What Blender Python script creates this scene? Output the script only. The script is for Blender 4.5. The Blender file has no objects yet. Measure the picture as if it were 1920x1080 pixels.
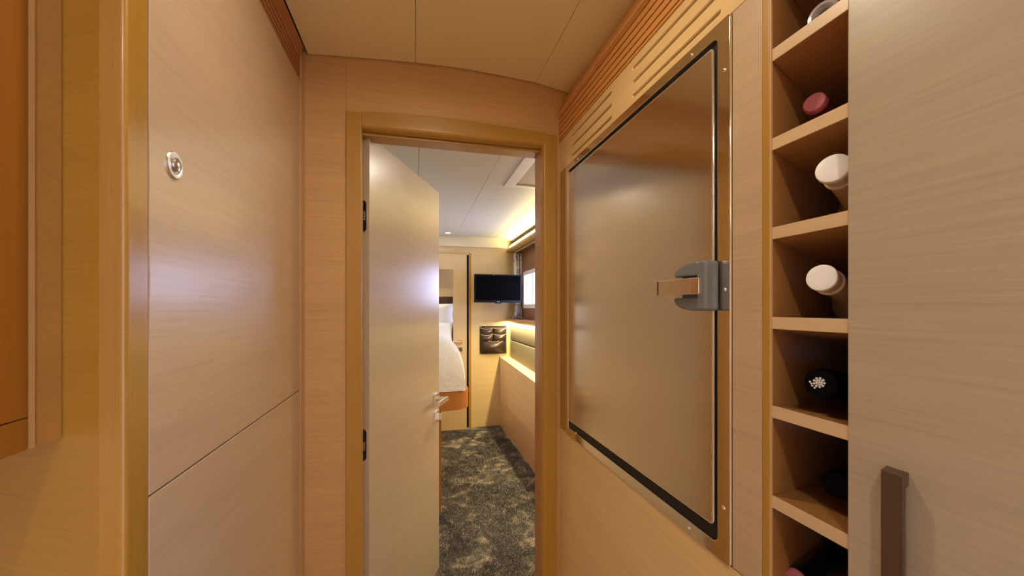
import bpy, bmesh, math, random
from math import sin, cos, tan, radians, pi, sqrt
from mathutils import Matrix, Vector
random.seed(7)
S = bpy.context.scene
COL = S.collection
# ------------------------------------------------------------------ camera, world, exposure
F = 741.0                       # focal length in pixels of the 1920 px wide frame
YAW = radians(13.8)
CZ = 1.22
HY = 578.0
cd = bpy.data.cameras.new('camera'); cam = bpy.data.objects.new('camera', cd); COL.objects.link(cam)
cam.location = (0, 0, CZ); cam.rotation_euler = (pi / 2, 0, -YAW)
cd.sensor_width = 36; cd.lens = 36 * F / 1920; cd.shift_y = (HY - 540) / 1920; cd.clip_start = .01
S.camera = cam
S.view_settings.view_transform = 'Standard'; S.view_settings.look = 'None'
S.view_settings.exposure = 0.0; S.view_settings.gamma = 1; S.view_settings.use_curve_mapping = False
w = bpy.data.worlds.new('world'); S.world = w; w.use_nodes = True
w.node_tree.nodes['Background'].inputs[0].default_value = (.52, .60, 1.0, 1)
w.node_tree.nodes['Background'].inputs[1].default_value = 13.0
S.cycles.max_bounces = 10; S.cycles.diffuse_bounces = 6; S.cycles.sample_clamp_indirect = 4

def area(name, loc, rot, sx, sy, power, color, portal=False, shape='RECTANGLE', spread=180):
    d = bpy.data.lights.new(name, 'AREA'); d.shape = shape; d.size = sx; d.size_y = sy
    d.energy = power; d.color = color; d.spread = radians(spread)
    if portal: d.cycles.is_portal = True
    o = bpy.data.objects.new(name, d); COL.objects.link(o); o.location = loc; o.rotation_euler = rot
    return o
WARM = (1, .86, .62)
area('corridor_downlight', (.06, .62, 1.93), (0, 0, 0), .07, .07, 3.2, WARM, shape='DISK')
area('corridor_downlight', (-.04, -.31, 1.93), (0, 0, 0), .06, .06, 5.0, (1, .91, .76), shape='DISK')
area('saloon_fill', (-.4, -1.5, 1.90), (0, 0, 0), 1.2, .6, 3.5, (1, .88, .70))  # added soft fill for the unseen saloon, no fitting behind it
area('saloon_cool_fill', (-1.55, -.9, 1.25), (0, -pi / 2, 0), .8, 1.4, 5.0, (.60, .76, 1))  # added cool fill standing in for daylight, no window is built there
LAMP = (1, .92, .78)
area('bedroom_light', (-.55, 2.0, 1.93), (0, 0, 0), .10, .10, 5.0, LAMP, shape='DISK')  # this lamp and the next are added out of view, without fittings
area('bedroom_light', (-.9, 3.4, 1.93), (0, 0, 0), .10, .10, 4.0, LAMP, shape='DISK')
area('bedroom_light', (.60, 1.75, 1.93), (0, 0, 0), .10, .10, 4.5, LAMP, shape='DISK')  # added out of view to brighten the top of the door leaf
area('bedroom_light', (.28, 3.25, 1.94), (0, 0, 0), .05, .05, 3.0, LAMP, shape='DISK')
area('cove_strip', (.930, 2.7, CZ + .603), (pi, 0, 0), .018, 2.5, 10.0, (1, .82, .36))
area('shelf_strip', (.936, 2.75, CZ - .133), (0, 0, 0), .014, 2.5, 26.0, (1, .82, .42))
area('niche_strip', (-.2, 4.12, CZ + .235), (0, 0, 0), .9, .03, 2.5, (1, .80, .42))
area('window_portal', (1.10, 3.3, CZ + .17), (0, pi / 2, 0), .50, 1.0, 1, (1, 1, 1), portal=True)

# ------------------------------------------------------------------ pixel rays (frame 1920x1080) met with wall planes
def ray(px, py):
    dx = (px - 960) / F; dz = -(py - HY) / F
    return Vector((dx * cos(YAW) + sin(YAW), -dx * sin(YAW) + cos(YAW), dz))
def onX(px, py, X):
    r = ray(px, py); t = X / r.x; return Vector((X, t * r.y, CZ + t * r.z))
def onY(px, py, Y):
    r = ray(px, py); t = Y / r.y; return Vector((t * r.x, Y, CZ + t * r.z))
def onZ(px, py, Z):
    r = ray(px, py); t = (Z - CZ) / r.z; return Vector((t * r.x, t * r.y, Z))

# ------------------------------------------------------------------ object helpers
FR = {}
def frame(o): return FR.get(o.name, Matrix.Identity(4))
def props(o, **k):
    for a, b in k.items():
        if b is not None: o[a] = b
def thing(name, label, cat, loc=(0, 0, 0), rotz=0, group=None, kind=None):
    o = bpy.data.objects.new(name, None); COL.objects.link(o)
    o.empty_display_size = .05
    o.location = loc; o.rotation_euler = (0, 0, rotz)
    FR[o.name] = Matrix.Translation(loc) @ Matrix.Rotation(rotz, 4, 'Z')
    props(o, label=label, category=cat, group=group, kind=kind)
    return o
def finish(name, me, mat, parent=None, world=True, smooth=False, **k):
    o = bpy.data.objects.new(name, me); COL.objects.link(o)
    if mat: me.materials.append(mat)
    if parent is not None:
        o.parent = parent
        if world: me.transform(frame(parent).inverted())
        FR[o.name] = frame(parent)
    else:
        FR[o.name] = Matrix.Identity(4)
    if smooth:
        for p in me.polygons: p.use_smooth = True
        try: me.set_sharp_from_angle(angle=radians(38))
        except Exception: pass
    props(o, **k)
    return o
def obj(name, bm, mat, parent=None, world=True, smooth=False, **k):
    bmesh.ops.recalc_face_normals(bm, faces=bm.faces)
    me = bpy.data.meshes.new(name); bm.to_mesh(me); bm.free()
    return finish(name, me, mat, parent, world, smooth, **k)
def struct(name, bm, mat, parent=None, **k):
    if parent is None: k['kind'] = 'structure'
    return obj(name, bm, mat, parent, **k)
def rbev(bm, verts, b, seg=2):
    if b <= 0: return
    es = {e for v in verts for e in v.link_edges}
    bmesh.ops.bevel(bm, geom=list(es), offset=b, segments=seg, affect='EDGES', profile=.6)
def add_box(bm, lo, hi, bev=0.0, M=None, seg=2):
    lo = Vector(lo); hi = Vector(hi)
    r = bmesh.ops.create_cube(bm, size=1)
    m = Matrix.Translation((lo + hi) / 2) @ Matrix.Diagonal((*(hi - lo), 1))
    if M is not None: m = M @ m
    bmesh.ops.transform(bm, matrix=m, verts=r['verts'])
    rbev(bm, r['verts'], bev, seg)
    return bm
def box(lo, hi, bev=0.0, M=None, seg=2): return add_box(bmesh.new(), lo, hi, bev, M, seg)
def add_hull(bm, quad0, quad1, bev=0.0):
    "prism between two matching polygons"
    a = [bm.verts.new(p) for p in quad0]; b = [bm.verts.new(p) for p in quad1]
    n = len(a)
    bm.faces.new(a); bm.faces.new(b[::-1])
    for i in range(n): bm.faces.new((a[i], b[i], b[(i + 1) % n], a[(i + 1) % n]))
    bmesh.ops.recalc_face_normals(bm, faces=bm.faces)
    rbev(bm, a + b, bev)
    return bm
def hull(q0, q1, bev=0.0): return add_hull(bmesh.new(), q0, q1, bev)
def extr(prof, fn, t0, t1, bev=0.0):
    "profile of (u,v) swept from t0 to t1, fn(u,v,t) gives the point"
    return hull([fn(u, v, t0) for u, v in prof], [fn(u, v, t1) for u, v in prof], bev)
def add_cyl(bm, p, q, r, seg=20, r2=None, bev=0):
    p = Vector(p); q = Vector(q); d = q - p
    g = bmesh.ops.create_cone(bm, cap_ends=True, segments=seg, radius1=r, radius2=r if r2 is None else r2, depth=d.length)
    m = Matrix.Translation((p + q) / 2) @ d.to_track_quat('Z', 'Y').to_matrix().to_4x4()
    bmesh.ops.transform(bm, matrix=m, verts=g['verts'])
    return bm
def cyl(*a, **k): return add_cyl(bmesh.new(), *a, **k)
def lathe(prof, p, d, seg=28):
    "prof: (distance along axis, radius)"
    bm = bmesh.new(); p = Vector(p); d = Vector(d).normalized()
    m = d.to_track_quat('Z', 'Y').to_matrix()
    rings = []
    for a, r in prof:
        if r < 1e-6: rings.append([bm.verts.new(p + d * a)])
        else: rings.append([bm.verts.new(p + m @ Vector((r * cos(2 * pi * i / seg), r * sin(2 * pi * i / seg), a))) for i in range(seg)])
    for A, B in zip(rings, rings[1:]):
        if len(A) == 1 and len(B) == 1: continue
        for i in range(seg):
            j = (i + 1) % seg
            if len(A) == 1: bm.faces.new((A[0], B[i], B[j]))
            elif len(B) == 1: bm.faces.new((A[i], A[j], B[0]))
            else: bm.faces.new((A[i], A[j], B[j], B[i]))
    return bm
def add_tube(bm, pts, r, seg=8):
    pts = [Vector(p) for p in pts]; rings = []
    for i, p in enumerate(pts):
        d = (pts[min(i + 1, len(pts) - 1)] - pts[max(i - 1, 0)]).normalized()
        m = d.to_track_quat('Z', 'Y').to_matrix()
        rings.append([bm.verts.new(p + m @ Vector((r * cos(2 * pi * k / seg), r * sin(2 * pi * k / seg), 0))) for k in range(seg)])
    for A, B in zip(rings, rings[1:]):
        for k in range(seg): bm.faces.new((A[k], A[(k + 1) % seg], B[(k + 1) % seg], B[k]))
    bm.faces.new(rings[0][::-1]); bm.faces.new(rings[-1])
    return bm
def tube(pts, r, seg=8): return add_tube(bmesh.new(), pts, r, seg)
def rrect(x0, y0, x1, y1, r, n=6):
    pts = []
    for cx, cy, a in ((x1 - r, y0 + r, -90), (x1 - r, y1 - r, 0), (x0 + r, y1 - r, 90), (x0 + r, y0 + r, 180)):
        for i in range(n + 1):
            t = radians(a + 90 * i / n); pts.append((cx + r * cos(t), cy + r * sin(t)))
    return pts
def plate(outer, holes, thick, M, bev=0.0):
    "flat plate with holes: outline in (u,v), thickness -thick..0 along w, M maps (u,v,w) to the world"
    cu = bpy.data.curves.new('tmp', 'CURVE'); cu.dimensions = '2D'; cu.fill_mode = 'BOTH'
    cu.extrude = thick / 2 - bev; cu.bevel_depth = bev; cu.bevel_resolution = 1; cu.offset = -bev
    for ring in [outer] + list(holes):
        sp = cu.splines.new('POLY'); sp.points.add(len(ring) - 1); sp.use_cyclic_u = True
        for p, (a, b) in zip(sp.points, ring): p.co = (a, b, 0, 1)
    o = bpy.data.objects.new('tmp', cu); COL.objects.link(o)
    me = bpy.data.meshes.new_from_object(o.evaluated_get(bpy.context.evaluated_depsgraph_get()))
    bpy.data.objects.remove(o); bpy.data.curves.remove(cu)
    me.materials.clear()
    me.transform(Matrix.Translation((0, 0, -thick / 2))); me.transform(M)
    bm = bmesh.new(); bm.from_mesh(me); bpy.data.meshes.remove(me)
    bmesh.ops.remove_doubles(bm, verts=bm.verts, dist=1e-6)
    return bm
# (u,v,w) -> wall planes: on the right wall u = Y, v = Z, outward w = -X
def MX(X): return Matrix(((0, 0, -1, X), (1, 0, 0, 0), (0, 1, 0, 0), (0, 0, 0, 1)))
def MY(Y): return Matrix(((1, 0, 0, 0), (0, 0, -1, Y), (0, 1, 0, 0), (0, 0, 0, 1)))

# ------------------------------------------------------------------ materials
def mat(name, color=(.8, .8, .8), rough=.5, metal=0, coat=0, coat_rough=.1, aniso=0, emit=None, es=0, trans=0, ior=1.45, sheen=0, spec=.5):
    m = bpy.data.materials.new(name); m.use_nodes = True
    b = m.node_tree.nodes['Principled BSDF']; I = b.inputs
    I['Base Color'].default_value = (*color, 1); I['Roughness'].default_value = rough; I['Metallic'].default_value = metal
    I['Coat Weight'].default_value = coat; I['Coat Roughness'].default_value = coat_rough
    I['Anisotropic'].default_value = aniso; I['Transmission Weight'].default_value = trans; I['IOR'].default_value = ior
    I['Sheen Weight'].default_value = sheen; I['Specular IOR Level'].default_value = spec
    if emit: I['Emission Color'].default_value = (*emit, 1); I['Emission Strength'].default_value = es
    return m
def nodes(m): return m.node_tree.nodes, m.node_tree.links, m.node_tree.nodes['Principled BSDF']
def noise(m, scale, detail=4, rough=.6, mapping=(1, 1, 1), dist=0, rot=(0, 0, 0)):
    N, L, B = nodes(m)
    tc = N.new('ShaderNodeTexCoord'); mp = N.new('ShaderNodeMapping'); mp.inputs['Scale'].default_value = mapping
    mp.inputs['Rotation'].default_value = rot
    L.new(tc.outputs['Object'], mp.inputs[0])
    n = N.new('ShaderNodeTexNoise'); n.inputs['Scale'].default_value = scale; n.inputs['Detail'].default_value = detail
    n.inputs['Roughness'].default_value = rough; n.inputs['Distortion'].default_value = dist
    L.new(mp.outputs[0], n.inputs['Vector'])
    return n
def ramp(m, src, stops):
    N, L, B = nodes(m); r = N.new('ShaderNodeValToRGB'); e = r.color_ramp.elements
    while len(e) < len(stops): e.new(.5)
    for el, (p, c) in zip(e, stops): el.position = p; el.color = (*c, 1)
    L.new(src, r.inputs[0]); return r
def bump(m, src, strength, dist):
    N, L, B = nodes(m); b = N.new('ShaderNodeBump'); b.inputs['Strength'].default_value = strength; b.inputs['Distance'].default_value = dist
    L.new(src, b.inputs['Height']); L.new(b.outputs[0], B.inputs['Normal'])
def mixc(m, a, b, fac, mode='MIX'):
    N, L, B = nodes(m); x = N.new('ShaderNodeMix'); x.data_type = 'RGBA'; x.blend_type = mode
    if isinstance(fac, (int, float)): x.inputs[0].default_value = fac
    else: L.new(fac, x.inputs[0])
    for s, v in ((6, a), (7, b)):
        if isinstance(v, tuple): x.inputs[s].default_value = (*v, 1)
        else: L.new(v, x.inputs[s])
    return x.outputs[2]
def lin(r, g, b):
    f = lambda c: c / 12.92 if c <= .04045 else ((c + .055) / 1.055) ** 2.4
    return tuple(f(c / 255) for c in (r, g, b))
def wood(name, base, axis, rough=.38, coat=.25, coat_rough=.22, contrast=1.0, flecks=False):
    "straight-grained pale veneer; axis = direction of the grain"
    m = mat(name, base, rough, coat=coat, coat_rough=coat_rough)
    N, L, B = nodes(m)
    def sc(a, c): return tuple(a if i == axis else c for i in range(3))
    d = lambda k: tuple(min(1, c * (1 + (k - 1) * contrast)) for c in base)
    n1 = noise(m, 1, 5, .7, sc(4.5, 230), .15)
    r1 = ramp(m, n1.outputs[0], [(.25, d(.80)), (.45, d(.97)), (.60, d(1.03)), (.78, d(1.16))])
    n2 = noise(m, 1, 3, .5, sc(1.2, 22), .3)
    r2 = ramp(m, n2.outputs[0], [(.3, (.90, .87, .83)), (.7, (1.0, 1.0, 1.0))])
    c = mixc(m, r1.outputs[0], r2.outputs[0], .8 * contrast if contrast < 1 else .8, 'MULTIPLY')
    if flecks:
        n3 = noise(m, 1, 2, .5, sc(28, 420), 0)
        r3 = ramp(m, n3.outputs[0], [(.66, (0, 0, 0)), (.72, (1, 1, 1))])
        c = mixc(m, c, d(.45), mixc(m, (0, 0, 0), r3.outputs[0], .5))
    L.new(c, B.inputs['Base Color'])
    bump(m, n1.outputs[0], .06, .001)
    return m
PALE = (.51, .375, .232); TRIM = (.42, .225, .036); ORNG = (.27, .095, .008)
W_Y = wood('oak_veneer_along', PALE, 1, coat=.55, coat_rough=.22, contrast=.75)
T_P = wood('beech_post', (.36, .185, .022), 2, contrast=.8, flecks=True, coat=.4, coat_rough=.2)
W_CUP = wood('oak_cupboard_door', (.425, .345, .245), 1, contrast=.75)
W_NEAR = wood('honey_veneer_across', (.42, .22, .022), 0)
W_X = wood('oak_veneer_across', (.57, .35, .145), 0, contrast=.8)
W_Z = wood('oak_veneer_upright', (.56, .36, .17), 2, contrast=.6)
W_DOOR = wood('oak_veneer_leaf', (.55, .455, .345), 0, coat=.8, coat_rough=.26, contrast=.75)
T_Z = wood('beech_trim_upright', TRIM, 2, contrast=.6, flecks=True)
T_X = wood('beech_trim_across', TRIM, 0, contrast=.6, flecks=True)
T_Y = wood('beech_trim_along', TRIM, 1, contrast=.6, flecks=True)
O_Z = wood('orange_beech_upright', ORNG, 2, contrast=.7, flecks=True)
O_Y = wood('orange_beech_along', (.64, .30, .085), 1, contrast=.3)
BEDW = wood('bed_wood', (.40, .15, .035), 0, contrast=.5)
DK = mat('shadow_gap_black', (.015, .010, .008), .8)
GROOVE = mat('groove_brown', (.10, .045, .018), .7)
CEIL = mat('beige_vinyl', (.84, .73, .40), .55)
n = noise(CEIL, 600, 3, .6); bump(CEIL, n.outputs[0], .12, .0006)
WCEIL = mat('white_vinyl', (.60, .595, .54), .5)
CREAM = mat('cream_vinyl', (.78, .70, .48), .5)
LOCKM = mat('satin_lock_steel', (.74, .72, .70), .28, 1)
POL = mat('polished_steel', (.80, .76, .70), .09, 1)
BRU = mat('brushed_steel', (.74, .68, .62), .16, 1, aniso=.5)
n = noise(BRU, 1, 3, .6, (400, 2, 400)); bump(BRU, n.outputs[0], .02, .0004)
LEVR = mat('bright_lever_steel', (.80, .70, .60), .2, 1)
SAT = mat('satin_steel', (.22, .175, .145), .30, 1)
CHR = mat('chrome', (.85, .85, .85), .12, 1)
BLK = mat('black_rubber', (.006, .006, .006), .6)
GREY = mat('grey_plastic', (.15, .17, .178), .3, coat=.3)
GREYD = mat('dark_grey_plastic', (.05, .05, .055), .3)
HINGE = mat('black_hinge', (.01, .01, .012), .3)
TVB = mat('tv_black', (.001, .001, .001), .5, spec=.03)
TVG = mat('tv_bezel', (.006, .006, .007), .3, spec=.2)
DUV = mat('white_cotton', (.80, .79, .80), .8, sheen=.2)
n = noise(DUV, 7, 4, .55, (1, 1, 1), .6); bump(DUV, n.outputs[0], .5, .03)
PIL = mat('pillow_cotton', (.82, .82, .80), .8)
HEADB = mat('dark_headboard', (.05, .022, .012), .45)
LEA = mat('dark_leather', (.035, .018, .012), .28)
PIPE = mat('pale_piping', (.5, .45, .40), .5)
CUSH = mat('olive_cushion', (.23, .20, .12), .6)
CUR = mat('curtain_cloth', (.55, .53, .48), .8)
n = noise(CUR, 26, 3, .6); r = ramp(CUR, n.outputs[0], [(.42, (.85, .80, .68)), (.54, (.80, .75, .64)), (.58, (.20, .18, .15)), (.64, (.82, .77, .66))])
CUR.node_tree.links.new(r.outputs[0], CUR.node_tree.nodes['Principled BSDF'].inputs['Base Color'])
CURB = mat('sheer_blue_cloth', (.45, .50, .62), .8)
REDW = wood('reddish_wood', (.20, .085, .045), 1, contrast=.6)
WHITEF = mat('white_frame', (.80, .80, .82), .35)
DARKF = mat('dark_seal', (.02, .025, .04), .4)
LENS = mat('lamp_lens', (1, .95, .85), .4, emit=(1, .9, .72), es=14)
BOTG = mat('dark_bottle_glass', (.006, .008, .006), .08, coat=.5)
CAPW = mat('white_cap', (.78, .76, .72), .42)
CREAMG = mat('cream_bottle', (.58, .44, .22), .22, coat=.5)
CREAMR = mat('cream_ring', (.62, .52, .34), .3)
WAX = mat('pink_wax', (.52, .14, .165), .5)
FOIL = mat('dark_red_foil', (.14, .035, .028), .3, metal=.3)
BLKC = mat('black_capsule', (.0015, .0015, .0015), .5, spec=.06)
CREST = mat('white_print', (.62, .58, .56), .6)
SILV = mat('frosted_clear_cap', (.35, .33, .32), .2, coat=.6)
GLASS = bpy.data.materials.new('window_glass'); GLASS.use_nodes = True
_n = GLASS.node_tree.nodes; _l = GLASS.node_tree.links
_t = _n.new('ShaderNodeBsdfTransparent'); _g = _n.new('ShaderNodeBsdfGlossy'); _g.inputs['Roughness'].default_value = .02
_m = _n.new('ShaderNodeMixShader'); _m.inputs[0].default_value = .06
_l.new(_t.outputs[0], _m.inputs[1]); _l.new(_g.outputs[0], _m.inputs[2]); _l.new(_m.outputs[0], _n['Material Output'].inputs[0])
CARP = mat('shaggy_grey_carpet', (.1, .09, .08), .75, sheen=.6)
a = noise(CARP, 7.5, 6, .66, (1, 1, 1), .9); b_ = noise(CARP, 240, 2, .6)
r = ramp(CARP, a.outputs[0], [(.38, (.060, .042, .030)), (.49, (.115, .085, .058)), (.56, (.29, .225, .16)), (.64, (.80, .68, .52))])  # pale patches paint in the sheen of leaning pile
r2 = ramp(CARP, b_.outputs[0], [(.3, (.35, .35, .35)), (.7, (1.25, 1.25, 1.25))])
CARP.node_tree.links.new(mixc(CARP, r.outputs[0], r2.outputs[0], .8, 'MULTIPLY'), CARP.node_tree.nodes['Principled BSDF'].inputs['Base Color'])
bump(CARP, b_.outputs[0], .9, .012)
PARQ = wood('pale_bounce_floor', (.50, .34, .16), 1)  # unseen floor, toned pale to bounce light up to the ceiling

# ------------------------------------------------------------------ the setting: corridor
XL, XR, YD = -.31, .4725, 1.25
struct('floor', box((-1.7, 1.28, -.03), (1.4, 4.6, 0)), CARP)
struct('floor', box((-1.6, -2.1, -.03), (1.4, 1.28, 0)), PARQ)

# cambered ceiling of the corridor
cpx = [(578.6, 101.6), (626, 104.3), (693.7, 110), (779, 117.3), (869.7, 128.6), (937.5, 141.5), (1005, 155), (1066, 174.3)]
cpts = [(onY(x, y, 1.245).x, onY(x, y, 1.245).z) for x, y in cpx]
cbase = struct('ceiling', extr([(-1.6, 2.02), (.56, 2.02), (.56, 2.00), (-1.6, 2.00)], lambda u, v, t: (u, t, v), -2.1, 1.33), DK)
def ceil_panel(pts):
    prof = pts + [(u, 1.997) for u, v in pts[::-1]]
    struct('ceiling_panel', extr(prof, lambda u, v, t: (u, t, v), -2.05, 1.2450), CEIL, cbase)
g = .0007
ceil_panel([(-.299, cpts[0][1])] + cpts[1:3] + [(cpts[3][0] - g, cpts[3][1])])
ceil_panel([(cpts[3][0] + g, cpts[3][1])] + cpts[4:6] + [(cpts[6][0] - g, cpts[6][1])])
ceil_panel([(cpts[6][0] + g, cpts[6][1]), cpts[7], (.545, cpts[7][1] - .012)])
struct('ceiling_panel', box((-1.6, -2.05, 1.965), (-.36, .45, 1.997)), CEIL, cbase)

# left wall: two veneer panels, grooved cornice
wl = struct('wall_left', box((XL - .05, .562, 0), (XL - .018, 1.25, 2.0)), DK)
zj = CZ - .2265
ye = 1.205
struct('panel', box((XL - .018, .5655, .02), (XL, ye, zj - .0012), .0012), W_Y, wl)
struct('panel', box((XL - .018, .5655, zj + .0012), (XL, ye, CZ + .632), .0012), W_Y, wl)
struct('corner_strip', box((XL - .018, ye + .0012, .02), (XL + .0015, 1.2495, CZ + .722), .001), W_Z, wl)
gz = [CZ + .638, CZ + .652, CZ + .667, CZ + .683]
prof = [(XL - .018, CZ + .633), (XL, CZ + .633)]
for z in gz: prof += [(XL, z + .0010), (XL - .012, z + .0014), (XL - .012, z + .0050), (XL, z + .0054)]
prof += [(XL, CZ + .699), (XL + .009, CZ + .727), (XL - .018, CZ + .727)]
struct('grooved_cornice', extr(prof, lambda u, v, t: (u, t, v), .5655, ye), wood('shaded_beech_cornice', (.36, .135, .045), 1, contrast=.3, coat=.05), wl)  # left cornice darkened in colour for the shade under the ceiling

# post that closes the left wall
pr = [(-.334, .525), (-.316, .525), (-.315, .525)]
for i in range(1, 6): pr.append((-.315 + .005 * sin(pi / 2 * i / 6), .530 - .005 * cos(pi / 2 * i / 6)))
pr += [(-.310, .530), (-.310, .531), (-.310, .5625), (-.36, .5625), (-.36, .54), (-.334, .54)]
t1 = extr(pr, lambda u, v, t: (u, v, t), 0.0, 1.99)
struct('trim_1', t1, T_P, smooth=True)
# wall beside the cupboard, turned towards the corridor
dwx, dwy = -.906, .42
p0 = Vector((-.3345, .5262)); p1 = p0 + Vector((dwx, dwy)) * 1.4; nb = Vector((.42, .906)) * .03
wn = struct('wall_near', box((0, -.03, 0), (1.4, 0, 1.99)), W_NEAR)
wn.location = (p0.x, p0.y, 0); wn.rotation_euler = (0, 0, math.atan2(dwy, dwx))
struct('wall_saloon_left', box((-1.63, -2.1, 0), (-1.6, 1.2, 2.0)), W_Y)
struct('wall_back', box((-1.6, -2.13, 0), (1.1, -2.1, 2.0)), W_X)

# front wall with the doorway
YF = 1.238
xl0, xl1 = onY(648.5, 400, YF).x, onY(678, 400, YF).x       # left casing
xr0, xr1 = .4075, onY(1043, 400, YF).x
ztop = [onY(x, y, YF) for x, y in ((649, 207.6), (710, 210.2), (764, 214), (830, 220.3), (886, 227), (955, 238), (1023, 249.4), (1042, 253))]
zb = onY(838.6, 248, YF).z                                  # underside of the header's face
zs = onY(838.6, 271, 1.265).z                               # groove above the stop
wf = struct('wall_front', box((-1.7, 1.275, 1.80), (1.4, 1.315, 2.02)), W_X)
struct('wall_side', box((-1.7, 1.275, 0), (xl1 - .012, 1.315, 1.80)), W_X, wf)
struct('wall_side', box((xr0 + .012, 1.275, 0), (1.4, 1.315, 1.80)), W_X, wf)
ceilz = lambda x: min([(abs(a - x), b) for a, b in cpts])[1]
struct('panel', box((-.33, 1.25, 0), (xl0 - .0002, 1.275, CZ + .785)), W_X, wf)
struct('panel', box((xl0 + .0002, 1.25, zb + .01), (xr1 - .0002, 1.275, CZ + .785)), W_X, wf)
struct('panel', box((xr1 + .0002, 1.25, 0), (.56, 1.275, CZ + .785)), W_X, wf)

# door casing: jambs, header, stops
dc = struct('trim_2', box((xl0, YF, 0), (xl1, 1.2755, ztop[0].z), .0025), T_Z)
rp = [(xr1, YF), (xr0 + .0125, YF), (xr0 + .011, YF)]
for i in range(1, 7): rp.append((xr0 + .011 - .011 * sin(pi / 2 * i / 6), YF + .016 - .016 * cos(pi / 2 * i / 6)))
rp += [(xr0, YF + .0165), (xr0, 1.2625), (xr0 + .007, 1.2625), (xr0 + .007, 1.2675), (xr1, 1.2675)]
struct('jamb', extr(rp, lambda u, v, t: (u, v, t), 0, ztop[-1].z), T_Z, dc, smooth=True)
struct('door_stop', box((xr0, 1.2677, 0), (xr0 + .03, 1.325, zs + .02), .002), wood('red_stop', (.42, .20, .07), 2, contrast=.4), dc)
# header: bowed top edge, rounded lower arris, groove, stop
xa, xb = xl1 + .0006, xr0 + .0105
tops = [(p.x, p.z) for p in ztop if xa < p.x < xb]
def interp(x):
    q = [(p.x, p.z) for p in ztop]
    for (a, b), (c, d) in zip(q, q[1:]):
        if a <= x <= c: return b + (d - b) * (x - a) / (c - a)
    return q[-1][1]
outl = [(xa, interp(xa))] + tops + [(xb, interp(xb))]
bm = bmesh.new()
hp = [(YF, 1), (YF, 0)]                                     # (y, flag): section swept across x
sec = lambda zt: [(YF, zt), (YF, zt - .001), (YF, zb + .0015), (YF, zb)] + [(YF + .022 - .022 * cos(pi / 2 * i / 6), zb - .014 * sin(pi / 2 * i / 6)) for i in range(1, 7)] + [(1.262, zb - .014), (1.262, zb - .008), (1.2675, zb - .008), (1.2675, zt)]
prev = None
for x, zt in outl:
    ring = [bm.verts.new((x, y, z)) for y, z in sec(zt)]
    if prev:
        for i in range(len(ring)): bm.faces.new((prev[i], ring[i], ring[(i + 1) % len(ring)], prev[(i + 1) % len(ring)]))
    else: bm.faces.new(ring)
    prev = ring
bm.faces.new(prev[::-1])
struct('header', bm, T_X, dc, smooth=True)
struct('header_stop', box((xl1 - .01, 1.2677, zb - .022), (xr0, 1.325, zb + .02), .002), T_X, dc)

# ------------------------------------------------------------------ right wall panels around the refrigerator
Y0, Y1 = onX(1373, 500, XR).y, onX(1062.5, 500, XR).y        # frame near and far edge
FZ0, FZ1 = CZ - .398, CZ + .4535
ypost = onX(1429, 500, XR).y
wr = struct('wall_right', box((XR + .03, ypost + .012, 0), (XR + .05, 1.27, 2.0)), DK)
slots = []
r_ = .0042
for ya, yb in ((onX(1071, 255, XR).y, onX(1147, 171, XR).y), (onX(1185, 130, XR).y, onX(1352, 19, XR).y)):
    for z in (.4735, .504, .535):
        hi, lo = max(ya, yb), min(ya, yb); z = CZ + z
        sl = [(hi - r_ + r_ * cos(t), z + r_ * sin(t)) for t in [(-90 + 30 * i) * pi / 180 for i in range(7)]]
        sl += [(lo + r_ + r_ * cos(t), z + r_ * sin(t)) for t in [(90 + 30 * i) * pi / 180 for i in range(7)]]
        slots.append(sl)
zv = CZ + .4545
ov = [(ypost, zv), (1.249, zv), (1.249, CZ + .556), (ypost, CZ + .556)]
W_VENT = wood('oak_vent_panel', (.74, .53, .25), 1, contrast=.7)
struct('vent_panel', plate(ov, slots, .014, MX(XR)), W_VENT, wr)
struct('panel', box((XR, ypost, FZ0 + .001), (XR + .02, Y0 - .001, zv - .0016), .0006), W_Y, wr)
struct('panel', box((XR, Y1 + .001, FZ0 + .001), (XR + .02, 1.249, zv - .0004)), T_Z, wr)
struct('panel', box((XR, ypost, .02), (XR + .02, 1.249, FZ0 - .0012), .0006), W_VENT, wr)
pc = [(.5040, CZ + .730), (.4616, CZ + .645), (.4625, CZ + .640), (XR - .003, CZ + .637)]
for z in (.6335, .6155, .598, .581, .564):
    pc += [(XR - .003, CZ + z + .0022), (XR + .008, CZ + z + .0018), (XR + .008, CZ + z - .0018), (XR - .003, CZ + z - .0022)]
pc += [(XR - .003, CZ + .5565), (XR + .02, CZ + .5565), (XR + .07, CZ + .73)]
struct('grooved_cornice', extr(pc, lambda u, v, t: (u, t, v), -1.2, 1.249), O_Y, wr)

# ------------------------------------------------------------------ refrigerator set into the right wall
fr = thing('refrigerator', 'built-in refrigerator with brushed steel door in polished steel frame on the right wall', 'refrigerator', (XR, (Y0 + Y1) / 2, FZ0))
FW = .0265
fo = rrect(Y0, FZ0, Y1, FZ1, .006)
fi = rrect(Y0 + FW, FZ0 + .023, Y1 - .020, FZ1 - .0205, .012)
obj('frame', plate(fo, [fi], .012, MX(XR - .004), .0010), POL, fr)
obj('gasket', box((XR + .004, Y0 + FW - .004, FZ0 + .018), (XR + .02, Y1 - .016, FZ1 - .016)), BLK, fr)
DY0, DY1, DZ0, DZ1 = onX(1337.5, 500, XR - .006).y, Y1 - .026, CZ - .349, CZ + .4195
fd = obj('door', plate(rrect(DY0, DZ0, DY1, DZ1, .006), [], .022, MX(XR - .006), .0015), BRU, fr)
DEDGE = mat('bright_edge_steel', (.9, .88, .84), .3, 1)
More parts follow.
